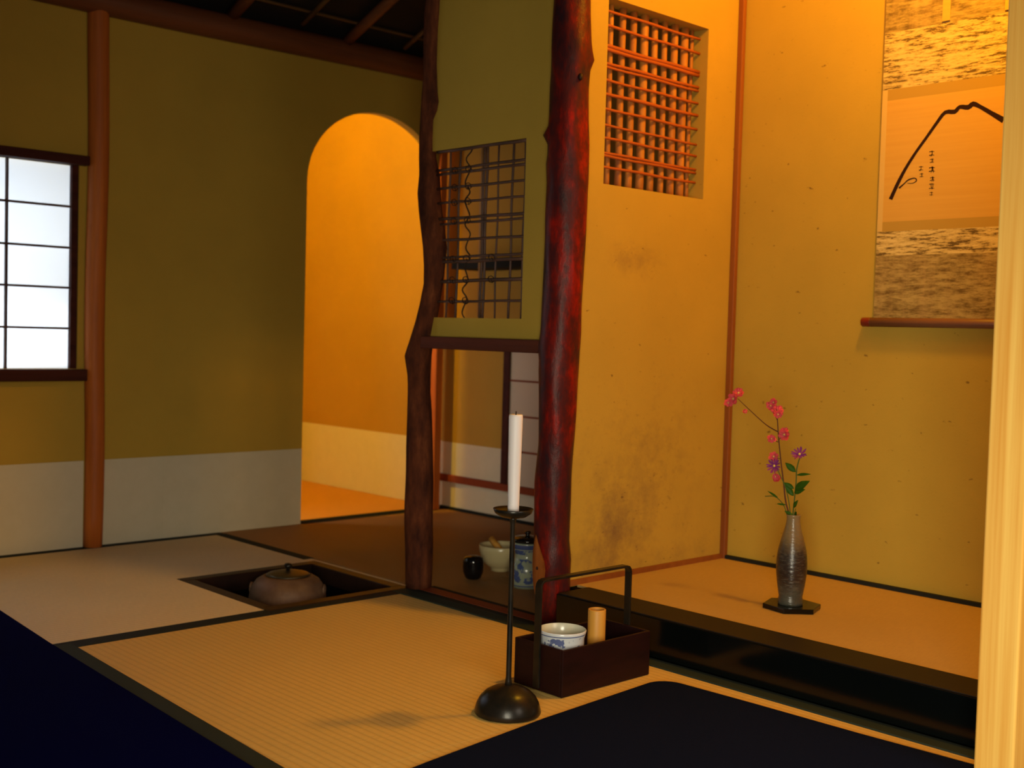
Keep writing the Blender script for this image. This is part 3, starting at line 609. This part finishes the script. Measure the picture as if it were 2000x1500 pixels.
tag(obj('flower_vase', bm, 'vase', smooth=True, loc=(VX, VY, VZ)), 'slim brown and grey glazed stoneware flower vase in the alcove', 'vase')
def curve_pts(pts, sm=5):
    P = [Vector(p) for p in pts]; Q = []
    for i in range(len(P)-1):
        p0 = P[max(i-1, 0)]; p1 = P[i]; p2 = P[i+1]; p3 = P[min(i+2, len(P)-1)]
        for s in range(sm):
            t_ = s/sm; Q.append(0.5*((2*p1) + (p2-p0)*t_ + (2*p0-5*p1+4*p2-p3)*t_*t_ + (3*p1-p0-3*p2+p3)*t_**3))
    Q.append(P[-1]); return Q
def flower(par, name, c, r, mat, petals, nrm, double=1, seed=0, width=0.55):
    rnd = random.Random(seed); nrm = Vector(nrm).normalized()
    a = nrm.orthogonal().normalized(); b = nrm.cross(a); bm = B()
    for layer in range(double):
        for k in range(petals):
            th = 2*math.pi*(k + 0.5*layer)/petals + rnd.uniform(-.15, .15); d = a*math.cos(th) + b*math.sin(th); s = nrm.cross(d)
            rl = r*(1 - 0.28*layer)*rnd.uniform(.85, 1.1); w_ = rl*width
            base = Vector(c); lift = 0.25 + 0.35*layer
            rows = []
            for q, ww in ((0.05, .15), (.35, .75), (.65, 1.0), (.88, .75), (1.0, .2)):
                m_ = base + d*rl*q + nrm*rl*lift*q*q
                rows.append((bm.verts.new(m_ - s*w_*ww*0.5 + nrm*rl*0.06), bm.verts.new(m_), bm.verts.new(m_ + s*w_*ww*0.5 + nrm*rl*0.06)))
            for i in range(4):
                for j in range(2): bm.faces.new((rows[i][j], rows[i][j+1], rows[i+1][j+1], rows[i+1][j]))
    bmesh.ops.solidify(bm, geom=bm.faces[:], thickness=0.0004)
    o = sub(obj(name, bm, mat, smooth=True), par)
    bm = B(); bmesh.ops.create_uvsphere(bm, u_segments=8, v_segments=6, radius=r*0.17)
    for v in bm.verts: v.co += Vector(c) + nrm*r*0.10
    p = obj('flower_centre', bm, 'yellow', smooth=True); p.parent = o
    return o
def leaf(par, a, b, wid, nrm=(-1, -.3, .4)):
    a = Vector(a); b = Vector(b); d = b-a; s = d.cross(Vector(nrm)).normalized(); u = s.cross(d).normalized(); bm = B(); rows = []
    for q in (0, .15, .35, .6, .82, 1.0):
        ww = wid*math.sin(math.pi*min(1, q**0.85))*0.5 + 0.0003; m_ = a + d*q - u*0.12*d.length*(q*q) 
        rows.append((bm.verts.new(m_ + s*ww + u*ww*0.25), bm.verts.new(m_), bm.verts.new(m_ - s*ww + u*ww*0.25)))
    for i in range(5):
        for j in range(2): bm.faces.new((rows[i][j], rows[i][j+1], rows[i+1][j+1], rows[i+1][j]))
    bmesh.ops.solidify(bm, geom=bm.faces[:], thickness=0.0004)
    return sub(obj('leaf', bm, 'leaf', smooth=True), par)
br = empty('blossom_branch', (VX, VY, VZ+0.18)); tag(br, 'bare brown branch of pink blossom rising from the vase', 'flower branch')
main = curve_pts([(2.142, 1.390, .215), (2.141, 1.394, .27), (2.14, 1.407, .31), (2.136, 1.412, .353), (2.134, 1.419, .396), (2.132, 1.426, .449), (2.13, 1.431, .504)])
bm = B(); tube(bm, main, [0.0019 - 0.0008*i/(len(main)-1) for i in range(len(main))], 8)
side = curve_pts([(2.132, 1.428, .457), (2.136, 1.46, .469), (2.14, 1.50, .493), (2.142, 1.540, .520)])
tube(bm, side, [0.0014 - 0.0006*i/(len(side)-1) for i in range(len(side))], 8)
for a, b in (((2.132, 1.426, .44), (2.130, 1.409, .452)), ((2.132, 1.426, .435), (2.13, 1.436, .440)), ((2.134, 1.419, .40), (2.130, 1.433, .403)), ((2.13, 1.428, .48), (2.130, 1.444, .505)), ((2.135, 1.415, .36), (2.13, 1.424, .356))): tube(bm, [a, b], 0.0008, 6)
sub(obj('twig', bm, 'twig', smooth=True), br)
for k, (y, z, r) in enumerate(((1.529, .533, .013), (1.545, .520, .013), (1.551, .511, .010), (1.513, .494, .006), (1.446, .511, .0105), (1.435, .519, .009), (1.432, .500, .014), (1.425, .494, .010), (1.407, .453, .013), (1.413, .460, .009), (1.437, .442, .010), (1.434, .404, .011), (1.424, .357, .010), (1.423, .363, .008))):
    flower(br, 'blossom', (2.128 + 0.006*math.sin(k*2.3), y, z), r, 'pink', 6, (-1, -.6 + .5*math.sin(k*1.7), .3 + .6*math.cos(k*2.1)), 2, k, 0.8)
as_ = empty('aster_stems', (VX, VY, VZ+0.18)); tag(as_, 'purple daisy-like flowers on a leafy green stem in the vase', 'flowers')
bm = B()
tube(bm, curve_pts([(2.144, 1.384, .215), (2.140, 1.388, .28), (2.138, 1.385, .313), (2.136, 1.381, .356), (2.135, 1.380, .383), (2.134, 1.373, .408)]), 0.0013, 8)
tube(bm, curve_pts([(2.140, 1.388, .215), (2.135, 1.392, .29), (2.130, 1.402, .34), (2.126, 1.424, .382)]), 0.0010, 8)
tube(bm, curve_pts([(2.138, 1.392, .215), (2.134, 1.401, .29), (2.13, 1.424, .318), (2.13, 1.452, .317)]), 0.0009, 8)
tube(bm, curve_pts([(2.145, 1.382, .215), (2.139, 1.386, .27), (2.134, 1.378, .30)]), 0.0008, 8)
sub(obj('stem', bm, 'stem', smooth=True), as_)
flower(as_, 'aster', (2.130, 1.371, .414), .0165, 'purple', 16, (-.8, -.2, .75), 1, 50, .22)
flower(as_, 'aster', (2.122, 1.426, .385), .0165, 'purple', 16, (-1, -.1, .25), 1, 51, .22)
for a, b, w_ in (((2.136, 1.383, .376), (2.13, 1.406, .394), .013), ((2.136, 1.383, .338), (2.125, 1.346, .362), .018), ((2.136, 1.385, .332), (2.13, 1.358, .343), .013), ((2.138, 1.387, .325), (2.13, 1.405, .348), .012),
                 ((2.138, 1.387, .34), (2.13, 1.408, .352), .010), ((2.136, 1.38, .37), (2.128, 1.345, .377), .006), ((2.13, 1.42, .318), (2.13, 1.448, .330), .004), ((2.13, 1.40, .305), (2.125, 1.42, .306), .004),
                 ((2.138, 1.386, .30), (2.128, 1.372, .318), .008), ((2.142, 1.39, .283), (2.13, 1.402, .292), .008), ((2.142, 1.384, .283), (2.13, 1.375, .293), .008)):
    leaf(as_, a, b, w_)

# ------------------------------------------------------------------ right foreground post and the wall beside it
fp = tag(obj('square_post', bx(((1.705, 0.720, 0.0005), (1.80, 0.779, 2.43))), 'pine', bevel=0.003), 'pale golden square wooden post with grain at the right edge', 'post')
struct('wall_right', bx(((1.81, 0.30, 0.0035), (1.845, 0.738, 2.43))), 'plaster_plain', 'clay wall beside the pale square post', 'wall')

# ------------------------------------------------------------------ sunken hearth and kettle
hf = empty('sunken_hearth', ((HX0+HX1)/2, (HY0+HY1)/2, -0.4)); tag(hf, 'square sunken hearth with a dark lacquered rim cut into the mat', 'hearth')
fwid = 0.034
def rim(name, a, b): return sub(obj(name, bx((a, b)), 'hearth', bevel=0.002), hf)
rim('rim', (HX0, HY0, -0.045), (HX1, HY0+fwid, 0.0005)); rim('rim', (HX0, HY1-fwid, -0.045), (HX1, HY1, 0.0005))
rim('rim', (HX0, HY0+fwid, -0.045), (HX0+fwid, HY1-fwid, 0.0005)); rim('rim', (HX1-fwid, HY0+fwid, -0.045), (HX1, HY1-fwid, 0.0005))
g = fwid - 0.004
sub(obj('pit_wall', bx(((HX0, HY0, -0.38), (HX1, HY0+g, -0.045)), ((HX0, HY1-g, -0.38), (HX1, HY1, -0.045)), ((HX0, HY0+g, -0.38), (HX0+g, HY1-g, -0.045)), ((HX1-g, HY0+g, -0.38), (HX1, HY1-g, -0.045))), 'soot'), hf)
sub(obj('ash_bed', bx(((HX0+g, HY0+g, -0.399), (HX1-g, HY1-g, -0.235))), 'ash'), hf)
KX, KY = 1.636, 2.524
tr_ = empty('trivet', (KX, KY, -0.235)); tag(tr_, 'iron trivet under the kettle in the hearth', 'trivet')
bm = B(); tube(bm, [(KX+0.07*math.cos(R(a)), KY+0.07*math.sin(R(a)), -0.145) for a in range(0, 361, 15)], 0.004, 8); sub(obj('ring', bm, 'iron'), tr_)
for k in range(3):
    a = R(30+120*k); bm = B(); tube(bm, [(KX+0.07*math.cos(a), KY+0.07*math.sin(a), -0.145), (KX+0.085*math.cos(a), KY+0.085*math.sin(a), -0.2352)], 0.005, 8); sub(obj('leg', bm, 'iron'), tr_)
kt = empty('kettle', (KX, KY, -0.141)); tag(kt, 'brown cast-iron tea kettle sitting in the sunken hearth', 'kettle')
prof = [(0, -.140), (.05, -.139), (.078, -.125), (.092, -.095), (.097, -.06), (.096, -.025), (.090, .0), (.079, .016), (.064, .025), (.054, .028), (.053, .026), (.0, .026)]
bm = B(); lathe(bm, prof, 48, (KX, KY, 0)); sub(obj('body', bm, 'kettle', smooth=True), kt)
bm = B(); lathe(bm, [(0, .0265), (.053, .0265), (.055, .029), (.050, .032), (.03, .037), (0, .039)], 40, (KX, KY, 0)); ld = sub(obj('lid', bm, 'lid', smooth=True), kt)
bm = B(); lathe(bm, [(0, .038), (.005, .039), (.005, .043), (.009, .046), (.011, .051), (.008, .056), (0, .058)], 20, (KX, KY, 0)); kn = obj('knob', bm, 'iron', smooth=True); kn.parent = ld
for s in (-1, 1):
    a = R(135) if s > 0 else R(-45)
    cx, cy = KX + 0.092*math.cos(a), KY + 0.092*math.sin(a); d = Vector((-math.sin(a), math.cos(a), 0))
    bm = B(); tube(bm, [Vector((cx, cy, -0.008)) + d*0.012*math.cos(R(q)) + Vector((0, 0, 0.012*math.sin(R(q)))) for q in range(0, 361, 30)], 0.003, 8)
    sub(obj('lug', bm, 'kettle', smooth=True), kt)

# ------------------------------------------------------------------ candle stand and candle
CX, CY = 1.385, 1.449
cs = empty('candle_stand', (CX, CY, 0)); tag(cs, 'tall black iron candle stand with a domed foot on the front mat', 'candle stand')
bm = B(); lathe(bm, [(0.050, 0.0005), (.0558, .001), (.0572, .004), (.0560, .010), (.0535, .019), (.048, .029), (.039, .038), (.027, .0445), (.014, .048), (.007, .050), (0.0, .050)], 48, (CX, CY, 0)); sub(obj('base', bm, 'iron', smooth=True), cs)
bm = B(); lathe(bm, [(0, .048), (.0065, .048), (.0058, .056), (.0048, .064), (.0046, .20), (.0044, .325), (.0056, .333), (.0072, .338), (0, .338)], 20, (CX, CY, 0)); sub(obj('shaft', bm, 'iron', smooth=True), cs)
bm = B(); lathe(bm, [(0, .336), (.010, .336), (.022, .3385), (.031, .3445), (.0345, .352), (.0335, .3525), (.029, .347), (.02, .3435), (.006, .342), (.003, .343), (.0, .343)], 40, (CX, CY, 0)); sub(obj('drip_dish', bm, 'iron', smooth=True), cs)
ca = empty('candle', (CX, CY, 0.3435)); tag(ca, 'tall unlit white candle on the iron stand', 'candle')
bm = B(); lathe(bm, [(0, .3435), (.0098, .3435), (.0098, .36), (.0112, .44), (.0120, .509), (.0112, .5125), (.006, .512), (0, .5105)], 32, (CX, CY, 0)); sub(obj('wax', bm, 'wax', smooth=True), ca)
bm = B(); tube(bm, [(CX, CY, .511), (CX+.0004, CY, .515), (CX+.001, CY+.0005, .5175)], 0.0012, 8); sub(obj('wick', bm, 'wick'), ca)

# ------------------------------------------------------------------ smoking tray
TX0, TX1, TY0, TY1, TH = 1.516, 1.757, 1.447, 1.572, 0.086
ty = empty('carrying_tray', ((TX0+TX1)/2, (TY0+TY1)/2, 0)); tag(ty, 'dark red-brown wooden box tray with a tall thin handle', 'tray')
th = 0.006
for a, b in (((TX0, TY0, .0005), (TX1, TY0+th, TH)), ((TX0, TY1-th, .0005), (TX1, TY1, TH)), ((TX0, TY0+th, .0005), (TX0+th, TY1-th, TH)), ((TX1-th, TY0+th, .0005), (TX1, TY1-th, TH))):
    sub(obj('side_board', bx((a, b)), 'tray', bevel=0.0015), ty)
sub(obj('bottom_board', bx(((TX0+th, TY0+th, .002), (TX1-th, TY1-th, .008))), 'tray'), ty)
# flat-strap handle, bent at rounded corners
ym = (TY0+TY1)/2; pts = [(TX0-.003, 0.006), (TX0-.003, 0.19)] + [(TX0-.003+.012*(1-math.cos(R(a))), 0.19+.012*math.sin(R(a))) for a in (30, 60, 90)] + [(TX1+.003-.012*(1-math.cos(R(a))), 0.19+.012*math.sin(R(a))) for a in (90, 60, 30)] + [(TX1+.003, 0.19), (TX1+.003, 0.006)]
bm = B(); rows = []
for i, (x, z) in enumerate(pts):
    a = Vector(pts[max(i-1, 0)]); b = Vector(pts[min(i+1, len(pts)-1)]); d = (b-a).normalized(); n_ = Vector((-d.y, d.x))*0.0024
    rows.append([bm.verts.new((x+n_.x, ym-.0075, z+n_.y)), bm.verts.new((x+n_.x, ym+.0075, z+n_.y)), bm.verts.new((x-n_.x, ym+.0075, z-n_.y)), bm.verts.new((x-n_.x, ym-.0075, z-n_.y))])
for i in range(len(rows)-1):
    for k in range(4): bm.faces.new((rows[i][k], rows[i][(k+1) % 4], rows[i+1][(k+1) % 4], rows[i+1][k]))
bm.faces.new(rows[0]); bm.faces.new(rows[-1][::-1])
hd = sub(obj('handle', bm, 'iron', bevel=0.0008), ty)
cp = empty('incense_cup', (1.578, 1.510, 0.0085)); tag(cp, 'blue and white porcelain cup standing in the wooden tray', 'cup')
bm = B(); lathe(bm, [(0, .002), (.026, .002), (.027, 0), (.030, 0), (.030, .005), (.038, .010), (.0405, .03), (.0410, .055), (.0412, .080), (.0440, .090), (.0448, .0945), (.0436, .096)], 44)
o = obj('outside', bm, 'cup', smooth=True, parent=cp)
bm = B(); lathe(bm, [(.0436, .096), (.0418, .092), (.0390, .078), (.0385, .05), (.037, .03), (.03, .014), (0, .010)], 44); obj('inside', bm, 'cupin', smooth=True, parent=cp)
bm = B(); lathe(bm, [(0, .0), (.0165, .0), (.0172, .002), (.0172, .118), (.0165, .1195), (.0138, .1195), (.0135, .117), (.0135, .010), (0, .010)], 32)
tag(obj('bamboo_tube', bm, 'tubewood', smooth=True, loc=(1.672, 1.510, 0.0085)), 'upright pale bamboo tube standing in the wooden tray', 'tube')

# ------------------------------------------------------------------ tea things behind the posts
bm = B(); lathe(bm, [(0, 0), (.016, 0), (.021, .004), (.0265, .018), (.0278, .034), (.027, .040), (.0272, .041), (.0275, .048), (.025, .056), (.016, .0605), (0, .062)], 36)
tag(obj('tea_caddy', bm, 'blackglaze', smooth=True, loc=(2.070, 2.312, 0.0005)), 'small round black tea caddy on the brown mat behind the posts', 'tea caddy')
tb = empty('tea_bowl', (2.205, 2.352, 0.0005)); tag(tb, 'cream tea bowl on the brown mat left of the blue patterned jar', 'bowl')
bm = B(); lathe(bm, [(0, .004), (.021, .004), (.022, 0), (.026, 0), (.0265, .007), (.030, .010), (.044, .020), (.054, .036), (.059, .055), (.0605, .070), (.0595, .071), (.0575, .068), (.054, .045), (.04, .022), (0, .013)], 48); obj('body', bm, 'bowl', smooth=True, parent=tb)
wk = empty('tea_whisk', (2.205, 2.365, 0.05)); tag(wk, 'pale bamboo tea whisk lying in the cream bowl', 'whisk')
bm = B(); tube(bm, [(2.205, 2.392, .082), (2.203, 2.352, .056)], [.009, .0085], 14); sub(obj('handle', bm, 'tubewood', smooth=True), wk)
bm = B()
for k in range(24):
    a = 2*math.pi*k/24; o1 = Vector((math.cos(a), 0, math.sin(a)))
    tube(bm, [Vector((2.203, 2.352, .056)) + o1*.006, Vector((2.202, 2.338, .050)) + o1*.013, Vector((2.202, 2.322, .043)) + o1*.010], .0009, 5)
sub(obj('tines', bm, 'tubewood'), wk)
jr = empty('water_jar', (2.118, 2.160, 0.0005)); tag(jr, 'blue and white porcelain water jar with black lid behind the red post', 'jar')
bm = B(); lathe(bm, [(0, .003), (.032, .003), (.034, 0), (.038, 0), (.042, .010), (.046, .030), (.0465, .045), (.044, .060), (.037, .068), (.031, .078), (.032, .090), (.038, .104), (.040, .114), (.039, .116), (.036, .113), (.0, .10)], 48); obj('body', bm, 'jar', smooth=True, parent=jr)
bm = B(); lathe(bm, [(0, .1165), (.040, .1165), (.0425, .119), (.0425, .123), (.038, .127), (.012, .130), (.006, .131), (.005, .135), (.009, .139), (.007, .143), (0, .144)], 40); obj('lid', bm, 'blackglaze', smooth=True, parent=jr)
